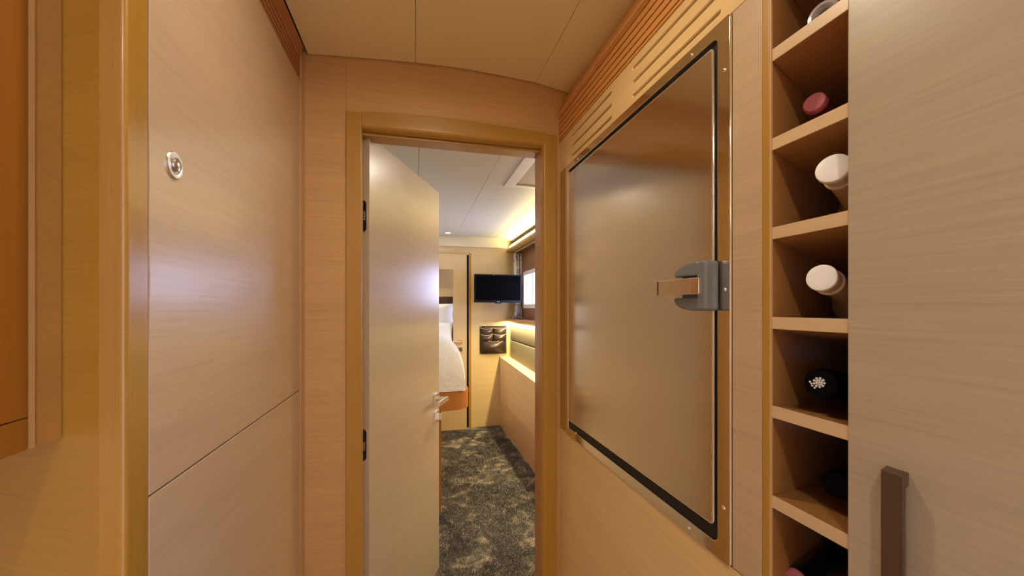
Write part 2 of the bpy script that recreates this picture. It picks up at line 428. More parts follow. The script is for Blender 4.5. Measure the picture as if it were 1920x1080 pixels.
obj('door_edge', plate(rrect(DY0, DZ0, DY1, DZ1, .006), [rrect(DY0 + .0028, DZ0 + .0012, DY1 - .001, DZ1 - .0015, .005)], .0012, MX(XR - .0068)), DEDGE, fr)
for px, py in ((1297, 103), (1358, 131), (1358.5, 543), (1356, 952), (1291, 990), (1080, 812), (1064, 752), (1064.5, 350), (1083, 298)):
    p = onX(px, py, XR - .0045)
    obj('screw', lathe([(0, .0036), (.0010, .0033), (.0020, .002), (.0023, 0)], (XR - .004, p.y, p.z), (-1, 0, 0), 12), CHR, fr, smooth=True)
# latch: grey housing bridged by a bright lever
XF = XR - .006
ly0 = onX(1347, 534, XF - .002).y; ly1 = onX(1266, 534, XF - .020).y
lz0, lz1 = onX(1330, 583, XF - .015).z, onX(1330, 488, XF - .015).z
zc = (lz0 + lz1) / 2
def latch_half(sgn):
    "one jaw of the housing; its outline bulges to a rounded nose"
    pts = [(ly0 + .020, zc + sgn * .0175), (ly1 - .004, zc + sgn * .0175), (ly1, zc + sgn * .022), (ly1 - .005, zc + sgn * .030),
           (ly1 - .018, zc + sgn * .036), (ly0 + .040, zc + sgn * (lz1 - zc)), (ly0 + .020, zc + sgn * (lz1 - zc))]
    return plate(pts, [], .024, MX(XF - .024), .003)
hs = obj('latch_housing', plate(rrect(ly0, lz0, ly0 + .0215, lz1, .006), [], .026, MX(XF - .026), .004), GREY, fr)
obj('latch_jaw', latch_half(1), GREY, hs); obj('latch_jaw', latch_half(-1), GREY, hs)
obj('latch_recess', box((XF - .010, ly0 + .018, zc - .0175), (XF, ly1 - .006, zc + .0175)), GREYD, hs)
lv0 = onX(1319, 535, XF - .018).y; lv1 = onX(1229, 538, XF - .034).y
lp = [(XF - .012, lv0), (XF - .024, lv0 + .003), (XF - .0295, lv0 + .012), (XF - .031, lv1), (XF - .037, lv1), (XF - .0355, lv0 + .010), (XF - .0295, lv0 - .002), (XF - .018, lv0 - .004)]
lev = obj('latch_lever', extr(lp, lambda u, v, t: (u, v, t), zc - .0135, zc + .0135, .0014), LEVR, fr)
obj('lever_groove', box((XF - .0378, lv1 - .0125, zc - .0125), (XF - .0340, lv1 - .0105, zc + .0125)), GROOVE, lev)

# ------------------------------------------------------------------ wine rack
dd = Vector((ray(2080, 765).x, ray(2080, 765).y)).normalized()           # run of the shelves into the wall
slope = ray(2080, 765).z / sqrt(ray(2080, 765).x ** 2 + ray(2080, 765).y ** 2)
yA, yB = onX(1446, 500, XR).y, onX(1590, 500, XR).y
DEP = .34
def sh(y, z, s, off=0.0): return Vector((XR + off + dd.x * s, y + dd.y * s, z + slope * s))
wrk = thing('wine_rack', 'tall narrow wine rack of slanted oak cubbyholes beside the refrigerator', 'wine rack', (XR, yA, .02))
R_Y = wood('oak_shelf_shaded', (.38, .185, .06), 1, contrast=.8)  # same veneer as the front edge, darkened for the shade inside the rack
R_E = wood('oak_shelf_lit', (.62, .44, .25), 1, contrast=.6)  # paler copy of the shelf veneer, painted as its lit front edge
R_B = mat('back_board_shade', (.02, .009, .005), .7)  # near-black colour stands in for the shade deep in the rack
R_Z = wood('oak_rack_side', (.50, .25, .08), 2, contrast=.6)
def zof(px, py): return onX(px, py, XR).z
zt_list = [(zof(1446, 92) + zof(1590, -11)) / 2, (zof(1446, 258) + zof(1590, 193)) / 2, (zof(1446, 424.7) + zof(1590, 396)) / 2, (zof(1446, 595) + zof(1590, 597)) / 2,
           (zof(1446, 761) + zof(1590, 799)) / 2, (zof(1446, 929) + zof(1590, 1005)) / 2]
zt_list.append(zt_list[-1] - (zt_list[0] - zt_list[-1]) / 5)
th = .0163
pitch = (zt_list[0] - zt_list[-1]) / 6
zt_all = [zt_list[0] + pitch] + zt_list + [zt_list[-1] - pitch * k for k in range(1, 6)]
for z in zt_all:
    q = [sh(yA, z, 0, .003), sh(yB, z, 0, .003), sh(yB, z, DEP), sh(yA, z, DEP)]
    so = obj('shelf', hull([v for v in q], [v - Vector((0, 0, th)) for v in q], .0004), R_Y, wrk)
    q = [sh(yA, z, 0, .0015), sh(yB, z, 0, .0015), sh(yB, z, 0, .0032), sh(yA, z, 0, .0032)]
    obj('front_lit_strip', hull(q, [v - Vector((0, 0, th)) for v in q], .0003), R_E, so)  # thin strip added to carry the lit tone of the shelf edge
top = CZ + .75
sl_ = lambda y, z, s: Vector((XR + dd.x * s, y + dd.y * s, z))
nv = Vector((-dd.y, dd.x, 0))
q = [sl_(yA, .02, 0), sl_(yA, .02, DEP), sl_(yA, .02, DEP) + Vector((0, .006, 0)), sl_(yA, .02, 0) + Vector((0, .0028, 0))]
obj('side_panel', hull(q, [Vector((v.x, v.y, top)) for v in q]), R_Z, wrk)
q = [sl_(yB - .0005, .02, .002), sl_(yB - .0005, .02, DEP), sl_(yB - .010, .02, DEP), sl_(yB - .010, .02, .002)]
obj('side_panel', hull(q, [Vector((v.x, v.y, top)) for v in q]), R_Z, wrk)
q = [sl_(yB, .02, DEP), sl_(yA, .02, DEP), sl_(yA, .02, DEP + .01), sl_(yB, .02, DEP + .01)]
obj('back_panel', hull(q, [Vector((v.x, v.y, top)) for v in q]), R_B, wrk)
obj('edge_strip', box((XR - .001, yA + .0028, .02), (XR + .006, ypost - .0008, top), .0012), T_Z, wrk)
obj('edge_strip', box((XR - .0005, yA - .0001, .02), (XR + .003, yA + .0027, top), .0006), W_Z, wrk)

# ------------------------------------------------------------------ bottles lying in the rack
ax = Vector((dd.x, dd.y, slope)).normalized()
def mouth(px, py, push):
    "point push metres behind the rack's front along its run, seen at px, py"
    n_ = Vector((1, 0, 0)); r = ray(px, py); t = (XR + push * dd.x) / r.x
    return Vector((t * r.x, t * r.y, CZ + t * r.z))
def bottle(px, py, push, label, k, neckmat, glassmat, cub, vx=2080):
    "cub: index of the shelf it lies on; vx: where its run heads"
    global ax
    m = mouth(px, py, push)
    h = Vector((ray(vx, HY).x, ray(vx, HY).y)).normalized()
    R_ = .0372 * k
    sl = (R_ + .001 + zt_list[cub] + slope * (push + .235) - m.z) / .235
    ax = Vector((h.x, h.y, sl)).normalized()
    t = thing('wine_bottle', label, 'bottle', tuple(m), 0, 'bottles in the wine rack')
    obj('bottle_body', lathe([(.006, .0), (.006, .0142), (.06, .0150), (.10, .0165), (.125, .026 * k), (.145, .034 * k), (.165, .0372 * k), (.24, .0372 * k), (.25, .034 * k), (.253, 0)], m, ax), glassmat, t, smooth=True)
    return t, m
def cap_bottle(px, py, push, label, r, cub, vx):
    t, m = bottle(px, py, push, label, 1.05, CREAMG, CREAMG, cub, vx)
    obj('cap', lathe([(-.002, 0), (-.002, r * .5), (-.002, r * .93), (-.0017, r * .965), (-.0010, r * .99), (0, r), (.0045, r), (.006, r * .95), (.006, 0)], m, ax, 40), CAPW, t, smooth=True)
    obj('collar', lathe([(.0062, .0148), (.022, .0148), (.0225, .0166), (.0255, .0170), (.0265, .0150), (.0262, .0140)], m, ax, 32), CREAMR, t, smooth=True)
cap_bottle(1562, 316, .022, 'cream bottle with white disc stopper in third rack cubby from top', .0182, 2, 2000)
cap_bottle(1541, 521, .022, 'cream bottle with white disc stopper directly above the middle rack shelf', .0168, 3, 2080)
t, m = bottle(1528, 193, .060, 'dark bottle sealed with pink wax in the second rack cubby', .95, FOIL, BOTG, 1)
obj('wax_seal', lathe([(-.003, 0), (-.003, .0125), (-.001, .0140), (.004, .0143), (.006, .0140), (.006, 0)], m, ax), WAX, t, smooth=True)
obj('foil_sleeve', lathe([(.0062, .0143), (.045, .0147), (.0452, .0139)], m, ax), FOIL, t, smooth=True)
t, m = bottle(1549, 33, .028, 'bottle with frosted clear cap in the topmost visible rack cubby', .95, SILV, BOTG, 0)
obj('cap', lathe([(-.006, .009), (-.010, .0125), (-.009, .0165), (-.002, .0185), (.006, .0182), (.006, .010), (-.004, .008), (-.006, .009)], m, ax), SILV, t, smooth=True)
def black_bottle(px, py, push, label, cub, r=.0168, k=.95):
    t, m = bottle(px, py, push, label, k, BLKC, BOTG, cub)
    obj('capsule', lathe([(-.004, 0), (-.004, r * .90), (-.002, r * .98), (.002, r), (.060, r * 1.02), (.0605, r * .92)], m, ax), BLKC, t, smooth=True)
    return t, m
t, m = black_bottle(1541, 719, .034, 'black bottle with white crest on its capsule end in the fifth rack cubby', 4, .0190, 1.0)
# white crest printed on the end: scalloped round with a side spray, in relief of half a millimetre
qm = ax.to_track_quat('Z', 'Y').to_matrix()
side = Vector((dd.x, dd.y, 0)).cross(Vector((0, 0, 1))).normalized(); up = side.cross(ax).normalized()
if up.z < 0: up = -up
if side.y > 0: side = -side
def crest_disc(bm, cx, cy, r, lobes, amp, n=40, h=.0006):
    ring = []
    for i in range(n):
        a_ = 2 * pi * i / n; rr = r * (1 + amp * cos(lobes * a_))
        ring.append(m - ax * .0042 + side * .78 * (cx + rr * cos(a_)) + up * .78 * (cy + rr * sin(a_)))
    add_hull(bm, ring, [p - ax * h for p in ring])
bm = bmesh.new()
crest_disc(bm, -.002, .001, .0052, 9, .10)
for a_ in range(0, 360, 40): crest_disc(bm, -.002 + .0072 * cos(radians(a_)), .001 + .0072 * sin(radians(a_)), .0018, 4, .18, 14)
for cx, cy in ((-.0125, -.002), (-.0112, -.0055), (-.0075, -.0085), (-.0145, .0005)): crest_disc(bm, cx, cy, .0015, 3, .2, 12)
obj('crest', bm, CREST, t)
bm = bmesh.new()
for cx, cy in ((-.003, .0025), (-.0005, -.001), (-.0035, -.002), (0, .003)): crest_disc(bm, cx, cy, .0009, 3, .2, 10, .0009)
obj('crest_detail', bm, GREYD, t)
black_bottle(1568, 908, .060, 'black bottle lying in the shadow of the sixth rack cubby', 5, .0165, .95)
t, m = bottle(1490, 1088, .05, 'pink wax capped dark bottle in the lowest visible cubby', .95, FOIL, BOTG, 6, 2300)
obj('wax_seal', lathe([(-.003, 0), (-.003, .0125), (-.001, .0138), (.006, .0138), (.006, 0)], m, ax), WAX, t, smooth=True)

# ------------------------------------------------------------------ tall cupboard at the right
tc_ = thing('tall_cupboard', 'tall pale oak cupboard with bronze bar handle at the right edge', 'cupboard', (XR + .3, -.15, 0))
obj('door', box((XR - .001, -.52, .05), (XR + .019, yB - .0003, CZ + .80 - .03), .0015), W_CUP, tc_)
obj('body', box((XR + .021, -.54, 0), (XR + .55, yB - .014, CZ + .76)), R_Z, tc_)
# bar handle: square bar on two short arms, set on the run of the other fittings
hz = onX(1672, 868, XR - .016).z
hy = [onX(p, 880, XR - .018).y for p in (1651, 1694.5)]
def hb(y, s, z): return Vector((XR - .018 - .000 + dd.x * s, y + dd.y * s, z))
q0 = [hb(hy[0], 0, 0), hb(hy[1], 0, 0), hb(hy[1], .0075, 0), hb(hy[0], .0075, 0)]
ht = onX(1651, 880, XR - .018).z
at_z = lambda q, z: [Vector((v.x, v.y, z)) for v in q]
ha = obj('handle', hull(at_z(q0, ht), at_z(q0, ht - .40), .0010), SAT, tc_)
q1 = [hb(hy[0], .0072, 0), hb(hy[1], .0072, 0), hb(hy[1], .0195, 0), hb(hy[0], .0195, 0)]
for z in (ht, ht - .385): obj('handle_arm', hull(at_z(q1, z), at_z(q1, z - .013), .0008), SAT, ha)

# ------------------------------------------------------------------ push lock on the left panel
c = onX(325, 310, XL)
pl_ = thing('push_lock', 'round chrome push lock button on the left veneer panel', 'lock', (XL, c.y, c.z))
obj('rosette', lathe([(0, .0182), (.0016, .0181), (.0026, .0172), (.0030, .0168), (.0033, .0120), (.0028, .0108), (.0016, .0102), (.0014, 0)], (XL, c.y, c.z), (1, 0, 0), 36), LOCKM, pl_, smooth=True)
obj('button', lathe([(.0018, .0088), (.0052, .0086), (.0064, .0070), (.0070, 0)], (XL, c.y, c.z), (1, 0, 0), 28), LOCKM, pl_, smooth=True)

# ------------------------------------------------------------------ wall cupboard at the left
A = Vector((-.3825, .5475)); B = Vector((-.3880, .5156)); fdir = Vector((.035, -.999)).normalized()
cbz = CZ - .1452
oc = thing('wall_cupboard', 'orange beech wall cupboard hung at the left edge', 'cupboard', (-.45, .45, cbz))
E = B + fdir * .55
back = [Vector((-.80, E.y)), Vector((-.80, .71))]
def v3(p, z): return Vector((p.x, p.y, z))
bpoly = [A, B + Vector((-.0035, .0)), B + Vector((-.0035, 0)) + fdir * .55, back[0], back[1]]
obj('body', hull([v3(p, cbz) for p in bpoly], [v3(p, 1.985) for p in bpoly]), wood('cupboard_side', (.36, .17, .03), 1, contrast=.7), oc)
def front(a, b, z0, z1, m, name):
    p_ = B + fdir * a; q_ = B + fdir * b; n_ = Vector((.999, .035)) * .001; k = Vector((-.999, -.035)) * .0034
    obj(name, hull([v3(p_ + n_, z0), v3(q_ + n_, z0), v3(q_ + k, z0), v3(p_ + k, z0)], [v3(p_ + n_, z1), v3(q_ + n_, z1), v3(q_ + k, z1), v3(p_ + k, z1)], .0004), m, oc)
front(.0016, .5, CZ - .1118, 1.98, O_Z, 'door')
front(.0016, .5, cbz, CZ - .1132, O_Z, 'bottom_rail')
e0 = B + (A - B) * .17
obj('edge_band', hull([v3(p, cbz - .0003) for p in (B + Vector((.0006, -.0004)), e0 + Vector((.0008, 0)), e0 + Vector((-.003, 0)), B + Vector((-.003, 0)))],
                      [v3(p, 1.984) for p in (B + Vector((.0006, -.0004)), e0 + Vector((.0008, 0)), e0 + Vector((-.003, 0)), B + Vector((-.003, 0)))]), wood('edge_lipping', (.44, .24, .07), 2, contrast=.5), oc)

# ------------------------------------------------------------------ the open cabin door
P0 = onY(692.5, 400, 1.290); DW = .628
da = radians(90 - 23)
dl = thing('door_1', 'open oak door leaf', None, (P0.x, P0.y, 0), da, kind='structure')
del dl['label']
DT = CZ + .537
obj('leaf', box((0, 0, .012), (DW, .038, DT), .0012), W_DOOR, dl, world=False)
for z in (onY(685, 404.5, 1.29).z, onY(685, 835.5, 1.29).z):
    M = Matrix(((0, 0, -1, 0), (1, 0, 0, .022), (0, 1, 0, z), (0, 0, 0, 1)))
    hg = obj('hinge', plate(rrect(-.0125, -.049, .0125, .049, .0124, 8), [], .006, M @ Matrix.Translation((0, 0, .0035)), .0008), HINGE, dl, world=False)
    bm = bmesh.new()
    add_box(bm, (-.010, .012, z - .015), (-.002, .044, z + .013), .001)
    for k in (-.012, -.004, .004, .011): add_cyl(bm, (-.009, .010, z + k), (-.009, .040, z + k + .003), .0022, 8)
    obj('hinge_arm', bm, CHR, hg, world=False)
    bm = bmesh.new()
    for k in (-.034, .034): add_cyl(bm, (-.0034, .020, z + k), (-.0048, .020, z + k), .0034, 10)
    obj('hinge_screw', bm, CHR, hg, world=False)
# handle: square roses, lever and thumb turn
hz_ = CZ - .4125
hs_ = DW - .045
ho = obj('handle', box((hs_ - .026, -.009, hz_ - .026), (hs_ + .026, 0, hz_ + .026), .0015), CHR, dl, world=False)
obj('lever_neck', cyl((hs_ - .004, -.008, hz_ + .004), (hs_ - .004, -.050, hz_ + .004), .009), CHR, ho, world=False, smooth=True)
obj('lever', box((hs_ - .112, -.061, hz_ - .005), (hs_ + .010, -.047, hz_ + .013), .002), CHR, ho, world=False)
lo_ = obj('lock_rose', box((hs_ - .026, -.009, hz_ - .105), (hs_ + .026, 0, hz_ - .053), .0015), CHR, dl, world=False)
obj('thumb_turn', box((hs_ - .005, -.030, hz_ - .094), (hs_ + .005, -.008, hz_ - .064), .002), CHR, lo_, world=False)

# ------------------------------------------------------------------ bedroom shell
CB = CZ + .727
XC = .785
YFAR = 4.02
cb = struct('ceiling', box((-1.75, 1.316, CB + .02), (1.45, 4.7, CB + .05)), WCEIL)
hA = [onZ(x, y, CB) for x, y in ((962, 346), (1005, 352), (1005, 300))]
hx0, hy1 = hA[0].x, hA[0].y
xs1 = onZ(785, 300, CB).x; xs2 = onZ(928, 310, CB).x
hyA, hyB = 1.60, hy1
W5 = [(-1.7, xs1 - .001), (xs1 + .001, xs2 - .001)]
for a, b in W5: struct('ceiling_panel', box((a, 1.317, CB), (b, 3.965, CB + .019)), WCEIL, cb)
struct('ceiling_panel', plate([(xs2 + .001, 1.317), (XC, 1.317), (XC, 3.965), (xs2 + .001, 3.965)], [[(hx0, hyA), (XC - .02, hyA), (XC - .02, hyB), (hx0, hyB)]], .019, Matrix.Translation((0, 0, CB + .019))), WCEIL, cb)
# sloping strip over the light cove
struct('cove_panel', hull([(XC + .0015, 1.317, CB), (1.12, 1.317, CB - .055), (1.12, 1.317, CB + .02), (XC + .0015, 1.317, CB + .02)],
                          [(XC + .0015, 4.0, CB), (1.12, 4.0, CB - .055), (1.12, 4.0, CB + .02), (XC + .0015, 4.0, CB + .02)]), WCEIL, cb)
ht_ = thing('roof_hatch', 'square roof hatch with grey blind in the white bedroom ceiling', 'hatch', (hx0 + .1, hyB - .3, CB))
obj('hatch_frame', plate([(hx0 - .05, hyA - .05), (XC - .001, hyA - .05), (XC - .001, hyB + .03), (hx0 - .05, hyB + .03)], [[(hx0 + .012, hyA), (XC - .02, hyA), (XC - .02, hyB - .004), (hx0 + .012, hyB - .004)]], .008, Matrix.Translation((0, 0, CB))), WHITEF, ht_)
obj('hatch_blind', box((hx0 + .005, hyA - .005, CB + .003), (XC - .015, hyB + .005, CB + .016)), mat('grey_blind', (.42, .37, .33), .6), ht_)

# far wall: niche at the bed head, wood above, cream fascia
W_FAR = wood('oak_far_wall', (.70, .53, .27), 0, contrast=.5)
xn = onY(849, 560, YFAR).x; zn1 = onY(836, 506, YFAR).z; zn0 = .60
xg0, xg1 = onY(873.5, 600, YFAR).x, onY(880, 600, YFAR).x
wfar = struct('wall_far', box((-1.75, 4.33, 0), (1.45, 4.36, 2.0)), W_FAR)
struct('panel', plate([(xg1, 0), (1.12, 0), (1.12, CB), (xg1, CB)], [], .05, MY(YFAR)), W_FAR, wfar)
struct('panel', box((-1.75, YFAR, CZ + .545), (xg1 - .0005, YFAR + .05, CB)), W_FAR, wfar)
struct('gap_shade', box((xg0 - .02, YFAR + .03, 0), (xg1 + .002, YFAR + .05, CZ + .545)), DK, wfar)  # black board paints the shade inside the door opening
struct('gap_frame', box((xg1 - .006, YFAR - .006, 0), (xg1 + .018, YFAR, CZ + .56)), T_Z, wfar)
struct('fascia', box((-1.72, YFAR - .03, CZ + .622), (.93, YFAR - .001, CB - .001), .002), CREAM, wfar)
# head panel and door beside it
d2 = thing('door_2', None, None, (xg0, YFAR - .02, 0), 0, kind='structure')
obj('leaf', plate([(-1.7, .005), (xg0, .005), (xg0, CZ + .540), (-1.7, CZ + .540)], [[(-1.5, zn0), (xn, zn0), (xn, zn1), (-1.5, zn1)]], .045, MY(YFAR - .055)), wood('oak_far_leaf', (.64, .47, .25), 2, contrast=.4), d2)
obj('leaf_edge', box((xg0 - .004, YFAR - .057, .005), (xg0 + .001, YFAR - .012, CZ + .540)), CREAM, d2)
hp_ = onY(863, 641, YFAR - .06); hq_ = onY(863, 655, YFAR - .06)
hd = obj('handle', box((hp_.x - .02, YFAR - .066, hp_.z - .018), (hp_.x + .02, YFAR - .055, hp_.z + .018), .001), CHR, d2)
obj('lever', box((hp_.x - .09, YFAR - .105, hp_.z - .008), (hp_.x + .008, YFAR - .09, hp_.z + .008), .002), CHR, hd)
obj('lever_neck', cyl((hp_.x, YFAR - .065, hp_.z), (hp_.x, YFAR - .10, hp_.z), .008), CHR, hd)
obj('lock_rose', box((hq_.x - .02, YFAR - .066, hq_.z - .020), (hq_.x + .02, YFAR - .055, hq_.z + .018), .001), SAT, d2)
struct('wall_bed_left', box((-1.75, 1.31, 0), (-1.70, 4.36, 2.0)), W_Y)

# ------------------------------------------------------------------ right side of the bedroom: hull wall with window
XW = 1.05
wy0, wy1 = 2.8, onX(982, 540, XW).y
wz0, wz1 = onX(1000, 574, XW).z - .0, onX(1000, 508, XW).z
whr = struct('wall_bed_right', plate([(1.316, .02), (4.02, .02), (4.02, CB), (1.316, CB)], [rrect(wy0, wz0, wy1, wz1, .03)], .03, MX(XW)), REDW)
w1 = thing('window_1', None, None, (XW, (wy0 + wy1) / 2, wz0), 0, kind='structure')
obj('window_frame', plate(rrect(wy0 - .02, wz0 - .02, wy1 + .02, wz1 + .02, .04), [rrect(wy0 + .018, wz0 + .018, wy1 - .018, wz1 - .018, .03)], .016, MX(XW - .004), .002), WHITEF, w1)
obj('pane', box((XW + .012, wy0, wz0), (XW + .016, wy1, wz1)), GLASS, w1)
obj('mullion', box((XW + .004, wy1 - .30, wz0 + .01), (XW + .02, wy1 - .285, wz1 - .01)), mat('blue_mullion', (.35, .42, .62), .5), w1)
# valance board with cream upstand in front of the light strip
va = struct('trim_3', box((.914, 1.317, CZ + .578), (XW - .001, 3.989, CZ + .600), .002), T_Y)
struct('upstand', box((.945, 1.317, CZ + .600), (.955, 3.989, CZ + .645), .002), CREAM, va)
# sill shelf
sb = struct('trim_4', box((.920, 1.317, CZ - .128), (XW - .001, 4.018, CZ - .108), .002), wood('shelf_wood', (.50, .27, .12), 1, contrast=.5))

# bench cabinet
XB = .857
bt0, bt1 = CZ - .500, CZ - .540
bc = thing('bench_cabinet', 'long low oak bench cabinet under the bedroom window', 'cabinet', (.95, 2.7, 0))
W_B = wood('oak_bench', (.82, .62, .38), 1, contrast=.5)
ztb = lambda y: bt0 + (bt1 - bt0) * (YFAR - y) / (YFAR - 2.785)
def slab(x0, x1, y0, y1, z0, zt, m, nm, par):
    return obj(nm, hull([(x0, y0, z0(y0) if callable(z0) else z0), (x0, y1, z0(y1) if callable(z0) else z0), (x1, y1, z0(y1) if callable(z0) else z0), (x1, y0, z0(y0) if callable(z0) else z0)],
                        [(x0, y0, zt(y0)), (x0, y1, zt(y1)), (x1, y1, zt(y1)), (x1, y0, zt(y0))], .0008), m, par)
slab(XB - .004, XW - .002, 1.32, YFAR - .001, lambda y: ztb(y) - .024, ztb, W_B, 'top', bc)
ys = onX(985, 720, XB).y
zb_ = CZ - .953
slab(XB, XB + .02, ys + .001, YFAR - .012, zb_, lambda y: ztb(y) - .026, W_B, 'door', bc)
slab(XB, XB + .02, 1.32, ys - .001, zb_, lambda y: ztb(y) - .026, W_B, 'door', bc)
slab(XB + .008, XB + .03, 1.32, YFAR - .001, 0.0, lambda y: zb_ - .003, W_B, 'plinth', bc)
slab(XB + .03, XW - .002, 1.32, YFAR - .001, 0.0, lambda y: ztb(y) - .025, GROOVE, 'body', bc)
kp = onX(970, 708, XB)
obj('knob', lathe([(0, .008), (.006, .008), (.009, .005), (.009, 0)], (XB, kp.y, kp.z), (-1, 0, 0), 14), CHR, bc)
# back cushions leaning on the wall between bench and sill
bx = lambda z, o=0: .960 + (z - (CZ - .13)) * .02 + o
ycu = onX(957, 640, .955).y
for i, (z0, z1) in enumerate(((ztb(3.4) + .012, CZ - .325), (CZ - .322, CZ - .150))):
    for (ya, yb) in ((2.02, ycu), (1.34, 2.0)):
        lab = ('lower' if i == 0 else 'upper') + ' olive back cushion on the bench ' + ('near the far wall' if ya > 2 else 'behind the doorway jamb')
        zz = ztb(ya) + .004 if i == 0 else z0
        o = obj('back_cushion', box((.955, ya, zz if i == 0 else z0), (1.03, yb, z1), .014, seg=3), CUSH, None, smooth=True, label=lab, category='cushion', group='olive cushions along the bench back')

# ------------------------------------------------------------------ curtain and its rail, things on the sill
crl = thing('curtain', 'patterned curtain gathered at the window corner behind the television', 'curtain', (1.0, 3.9, CZ - .1))
def curtain(x0, x1, y, z0, z1, waves, amp, m, nm, pinch=None):
    bm = bmesh.new(); nx, nz = 40, 14; G = []
    for j in range(nz + 1):
        v = j / nz; row = []
        wd = 1 - (.45 * math.exp(-((v - pinch) / .16) ** 2) if pinch is not None else 0)
        for i in range(nx + 1):
            u = i / nx
            row.append(bm.verts.new(((x0 + x1) / 2 + (u - .5) * (x1 - x0) * wd, y + amp * sin(u * waves * 2 * pi + .7 * v), z0 + (z1 - z0) * v)))
        G.append(row)
    for j in range(nz):
        for i in range(nx): bm.faces.new((G[j][i], G[j][i + 1], G[j + 1][i + 1], G[j + 1][i]))
    o = obj(nm, bm, m, crl, smooth=True)
    s = o.modifiers.new('thick', 'SOLIDIFY'); s.thickness = .003
    return o
ca, cc = onY(962.5, 500, 3.90).x, onY(980, 500, 3.90).x
curtain(ca, cc, 3.88, CZ - .104, CZ + .555, 3.5, .018, CUR, 'cloth', .30)
curtain(onY(968, 500, 3.85).x, onY(975, 500, 3.85).x, 3.86, CZ - .06, CZ + .02, 2.0, .008, CURB, 'lining')
obj('rail', tube([(.985, 1.4, CZ + .566), (.985, 3.97, CZ + .566)], .006), CHR, crl)
bm = bmesh.new()
for k in range(6):
    a_ = k / 6 * pi; add_tube(bm, [(.975 + .05 * cos(a_ * 1.1 + t_) * (1 - t_ / 6), 3.72 + .05 * t_, CZ - .104 + .018 * sin(a_ + t_ * 1.3) ** 2 + .004) for t_ in [q_ / 4 for q_ in range(9)]], .004, 6)
obj('curtain_tieback', bm, mat('tieback_cord', (.22, .20, .19), .8), None, label='coil of grey tieback cord on the sill below the television', category='cord')

# ------------------------------------------------------------------ television
yt = 3.74
tA, tB = onY(889.5, 513.5, yt), onY(978, 567.5, yt)
tvx = (tA.x + tB.x) / 2; tz = tB.z
tv = thing('television', 'black flat television on an arm at the far bedroom wall', 'television', (tvx, yt, tz))
obj('case', box((tA.x, yt, tB.z), (tB.x, yt + .035, tA.z), .004), TVG, tv)
obj('screen', box((tA.x + .012, yt - .0015, tB.z + .022), (tB.x - .012, yt + .002, tA.z - .014), .0005), TVB, tv)
obj('brand_plate', box((tvx - .014, yt - .003, tB.z + .002), (tvx + .010, yt + .002, tB.z + .012), .0008), CHR, tv)
obj('sensor_chin', box((tvx - .03, yt + .002, tB.z - .008), (tvx + .03, yt + .020, tB.z + .002), .002), TVG, tv)
obj('top_mark', box((tvx - .055, yt - .0025, tA.z - .009), (tvx - .030, yt + .001, tA.z - .004), .0004), CHR, tv)
bm = bmesh.new(); add_box(bm, (tvx - .06, yt + .035, tz + .09), (tvx + .06, yt + .05, tz + .19), .002); add_box(bm, (tvx - .02, yt + .05, tz + .12), (tvx + .02, YFAR, tz + .16), .002)
add_box(bm, (tvx - .05, YFAR - .012, tz + .08), (tvx + .05, YFAR, tz + .2), .002)
obj('wall_arm', bm, TVG, tv)

# ------------------------------------------------------------------ leather wall organiser
oA, oB = onY(899.5, 611, YFAR), onY(949.5, 662.5, YFAR)
ox0, ox1, oz0, oz1 = oA.x, oB.x, oB.z, oA.z
og = thing('wall_organizer', 'dark leather pocket organizer fixed to far wall below the television', 'organizer', ((ox0 + ox1) / 2, YFAR, oz0))
obj('backing', box((ox0, YFAR - .008, oz0), (ox1, YFAR - .001, oz1), .002), LEA, og)
def pocket(x0, x1, zb0, zt0, sag, dep, nm='pocket'):
    bm = bmesh.new(); nx, nz = 14, 6; G = []
    for j in range(nz + 1):
        v = j / nz; row = []
        for i in range(nx + 1):
            u = i / nx; bul = 4 * u * (1 - u)
            zt = zt0 - sag * bul
            row.append(bm.verts.new((x0 + (x1 - x0) * u, YFAR - .009 - dep * bul ** .6 * (.35 + .65 * sin(pi * min(1, .15 + v * .75))), zb0 + (zt - zb0) * v)))
        G.append(row)
    for j in range(nz):
        for i in range(nx): bm.faces.new((G[j][i], G[j][i + 1], G[j + 1][i + 1], G[j + 1][i]))
    top_ = [v.co.copy() for v in G[-1]]
    o = obj(nm, bm, LEA, og, smooth=True); s = o.modifiers.new('thick', 'SOLIDIFY'); s.thickness = .003
    obj('piping', tube([p + Vector((0, -.002, .001)) for p in top_], .0028, 6), PIPE, o)
xm = ox0 + (ox1 - ox0) * .49
H = oz1 - oz0
pocket(ox0 + .006, xm - .002, oz1 - H * .34, oz1 - H * .08, .012, .020); pocket(xm + .002, ox1 - .006, oz1 - H * .34, oz1 - H * .08, .012, .020)
pocket(ox0 + .006, xm - .002, oz1 - H * .56, oz1 - H * .30, .012, .030); pocket(xm + .002, ox1 - .006, oz1 - H * .56, oz1 - H * .30, .012, .030)
pocket(ox0 + .006, ox1 - .006, oz0 + .012, oz1 - H * .42, .045, .042)
for x in (ox0 + .008, ox1 - .008):
    for z in (oz0 + .008, oz1 - .008):
        obj('stud', lathe([(0, .005), (.003, .004), (.004, 0)], (x, YFAR - .008, z), (0, -1, 0), 10), CHR, og)

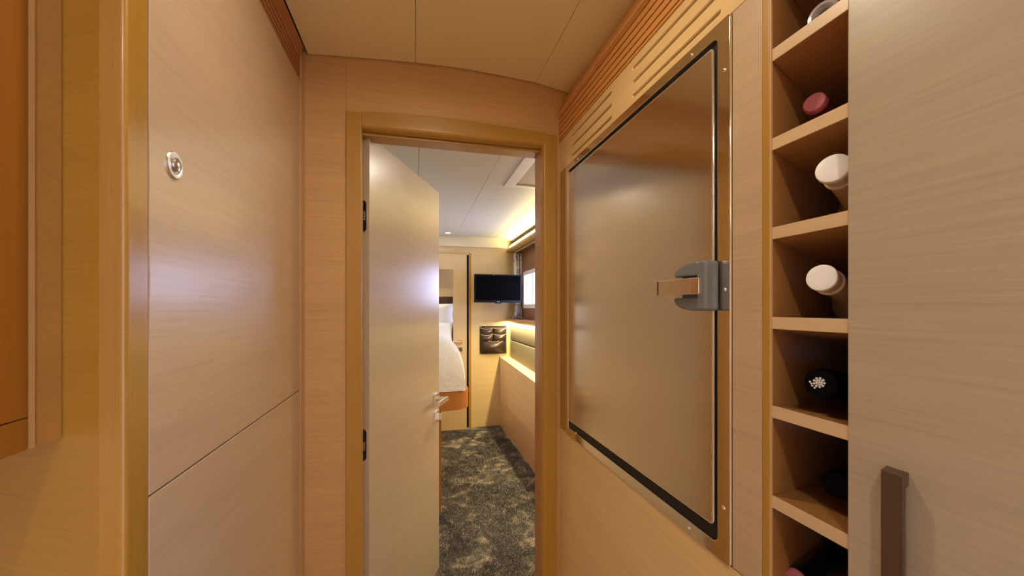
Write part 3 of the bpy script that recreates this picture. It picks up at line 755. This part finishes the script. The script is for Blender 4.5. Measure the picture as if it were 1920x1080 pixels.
# ------------------------------------------------------------------ carpet pile: countless short tufts standing on the bedroom floor
import numpy as np
rg = np.random.default_rng(5)
n_ = 130000
px_ = rg.uniform(.02, .853, n_); py_ = rg.uniform(1.335, 4.015, n_)
ok = ~((px_ < .16) & (py_ > 2.385)) & ~((px_ < .60) & (py_ > 3.955))
px_, py_ = px_[ok], py_[ok]; n_ = len(px_)
lean = 1.6 * np.sin(px_ * 9 + 2.1 * np.sin(py_ * 5)) + 1.2 * np.sin(py_ * 7.3 + 2 * np.sin(px_ * 6.1)) + rg.normal(0, .7, n_)
az = rg.uniform(0, 2 * pi, n_); h_ = rg.uniform(.006, .011, n_); wd = rg.uniform(.0016, .0028, n_)
V = np.zeros((n_, 3, 3), np.float32)
cx_, cy_ = np.cos(az) * wd, np.sin(az) * wd
V[:, 0] = np.stack([px_ - cx_, py_ - cy_, np.full(n_, .0002)], 1); V[:, 1] = np.stack([px_ + cx_, py_ + cy_, np.full(n_, .0002)], 1)
V[:, 2] = np.stack([px_ + np.cos(lean) * .006, py_ + np.sin(lean) * .006, h_], 1)
me = bpy.data.meshes.new('carpet_pile')
me.from_pydata(V.reshape(-1, 3).tolist(), [], np.arange(n_ * 3).reshape(-1, 3).tolist()); me.update()
cp = finish('carpet_pile', me, CARP)
props(cp, label='shaggy mottled grey brown carpet pile covering the bedroom floor', category='carpet', kind='stuff')

# ------------------------------------------------------------------ downlight seen past the door
dp = onZ(840, 436, CB)
dn = thing('downlight', 'small round downlight in white bedroom ceiling near the far wall', 'light', (dp.x, dp.y, CB))
obj('ring', lathe([(0, .036), (.004, .036), (.006, .030), (.004, .024), (-.004, .022), (-.004, .036)], (dp.x, dp.y, CB), (0, 0, -1), 28), CHR, dn, smooth=True)
obj('lens', cyl((dp.x, dp.y, CB - .001), (dp.x, dp.y, CB - .0035), .0225, 24), LENS, dn)

# ------------------------------------------------------------------ bed
pts_f = [(-1.66, 3.96), (-1.66, 2.30), (-1.2, 2.235), (-.6, 2.215), (0.0, 2.222)]
P823, P880 = (.135, 2.245), (.315, 2.345)
platz0, platz1 = CZ - .580, CZ - .476
pts_f += [(.10, 2.236), (.18, 2.254)]
for i in range(9):
    a_ = radians(-78 + 72 * i / 8); pts_f.append((.205 + .105 * cos(a_), 2.362 + .105 * sin(a_)))
pts_f += [(.312, 2.6), (.312, 3.2), (.300, 3.96)]
bd = thing('bed', 'island bed with orange wood platform and white duvet beyond the open door', 'bed', (-.6, 3.1, 0))
obj('platform', hull([(x, y, platz0) for x, y in pts_f], [(x, y, platz1) for x, y in pts_f]), BEDW, bd, smooth=True)
obj('base', box((-1.5, 2.39, 0), (.152, 3.9, platz0), .002), wood('bed_base_wood', (.42, .17, .05), 2, contrast=.4), bd)
obj('headboard', box((-1.45, 4.20, zn0), (xn + .10, 4.31, onY(836, 556, 4.2).z), .01), HEADB, bd)
obj('mattress', box((-1.5, 2.42, platz1), (.20, 4.19, platz1 + .10), .04, seg=4), PIL, bd, smooth=True)
# duvet: quilted dome tucked over the mattress edge
bm = bmesh.new(); N1, N2 = 56, 44; G = []
dx0, dx1, dy0, dy1 = -1.62, .330, 2.235, 3.80
rnd = random.Random(3)
def prof_h(t):                                       # height over the border, t = distance from the border
    R = .24
    return .375 * (1 if t >= R else sqrt(max(0, 1 - (1 - t / R) ** 2)) ** .75)
for j in range(N2 + 1):
    row = []
    for i in range(N1 + 1):
        u, v = i / N1, j / N2
        u = .5 - .5 * cos(pi * u); v = .5 - .5 * cos(pi * v)
        # superellipse outline
        X_ = 2 * u - 1; Y_ = 2 * v - 1
        x = (dx0 + dx1) / 2 + (dx1 - dx0) / 2 * X_ * sqrt(1 - .10 * Y_ * Y_ * (1 if Y_ < 0 else 0))
        y = (dy0 + dy1) / 2 + (dy1 - dy0) / 2 * Y_ * sqrt(1 - .06 * X_ * X_)
        t = min((1 - abs(X_)) * (dx1 - dx0) / 2, (1 - abs(Y_)) * (dy1 - dy0) / 2)
        hy_ = max(0, min(1, (y - 2.62) / .75)); hy_ = hy_ * hy_ * (3 - 2 * hy_)
        z = platz1 + .004 + prof_h(t) * (.84 - .56 * hy_) + .010 * sin(11 * x + 5 * y) * sin(7 * y - 3 * x) * min(1, t / .1)
        row.append(bm.verts.new((x, y, z)))
    G.append(row)
for j in range(N2):
    for i in range(N1): bm.faces.new((G[j][i], G[j][i + 1], G[j + 1][i + 1], G[j + 1][i]))
obj('duvet', bm, DUV, None, smooth=True, label='puffy white duvet spread over the island bed', category='duvet')
def pillow(name, c, sx, sy, sz, tilt, label):
    bm = bmesh.new(); n_ = 16; T = []
    for s in (1, -1):
        G = []
        for j in range(n_ + 1):
            row = []
            for i in range(n_ + 1):
                u = 2 * i / n_ - 1; v = 2 * j / n_ - 1
                h = ((1 - u ** 4) * (1 - v ** 4)) ** .5
                row.append(bm.verts.new((u * sx * (1 - .06 * (1 - v * v)), s * sy * h, v * sz * (1 - .06 * (1 - u * u)))))
            G.append(row)
        for j in range(n_):
            for i in range(n_): bm.faces.new((G[j][i], G[j][i + 1], G[j + 1][i + 1], G[j + 1][i]))
    bmesh.ops.remove_doubles(bm, verts=bm.verts, dist=1e-5)
    bmesh.ops.transform(bm, matrix=Matrix.Translation(c) @ Matrix.Rotation(tilt, 4, 'X'), verts=bm.verts)
    obj(name, bm, PIL, None, smooth=True, label=label, category='pillow', group='white pillows at the bed head')
pzm = onY(836, 625, 4.1).z; ptop = onY(836, 571, 4.15).z
pillow('pillow', (.04, 4.13, CZ - .075), .36, .065, .125, radians(-8), 'upright white pillow against dark headboard nearest the niche edge')
pillow('pillow', (-.74, 4.13, CZ - .075), .36, .065, .125, radians(-8), 'upright white pillow hidden further along the bed head')
pillow('pillow', (.02, 3.99, CZ - .275), .36, .075, .135, radians(-12), 'lower white pillow standing in front of the upright one')
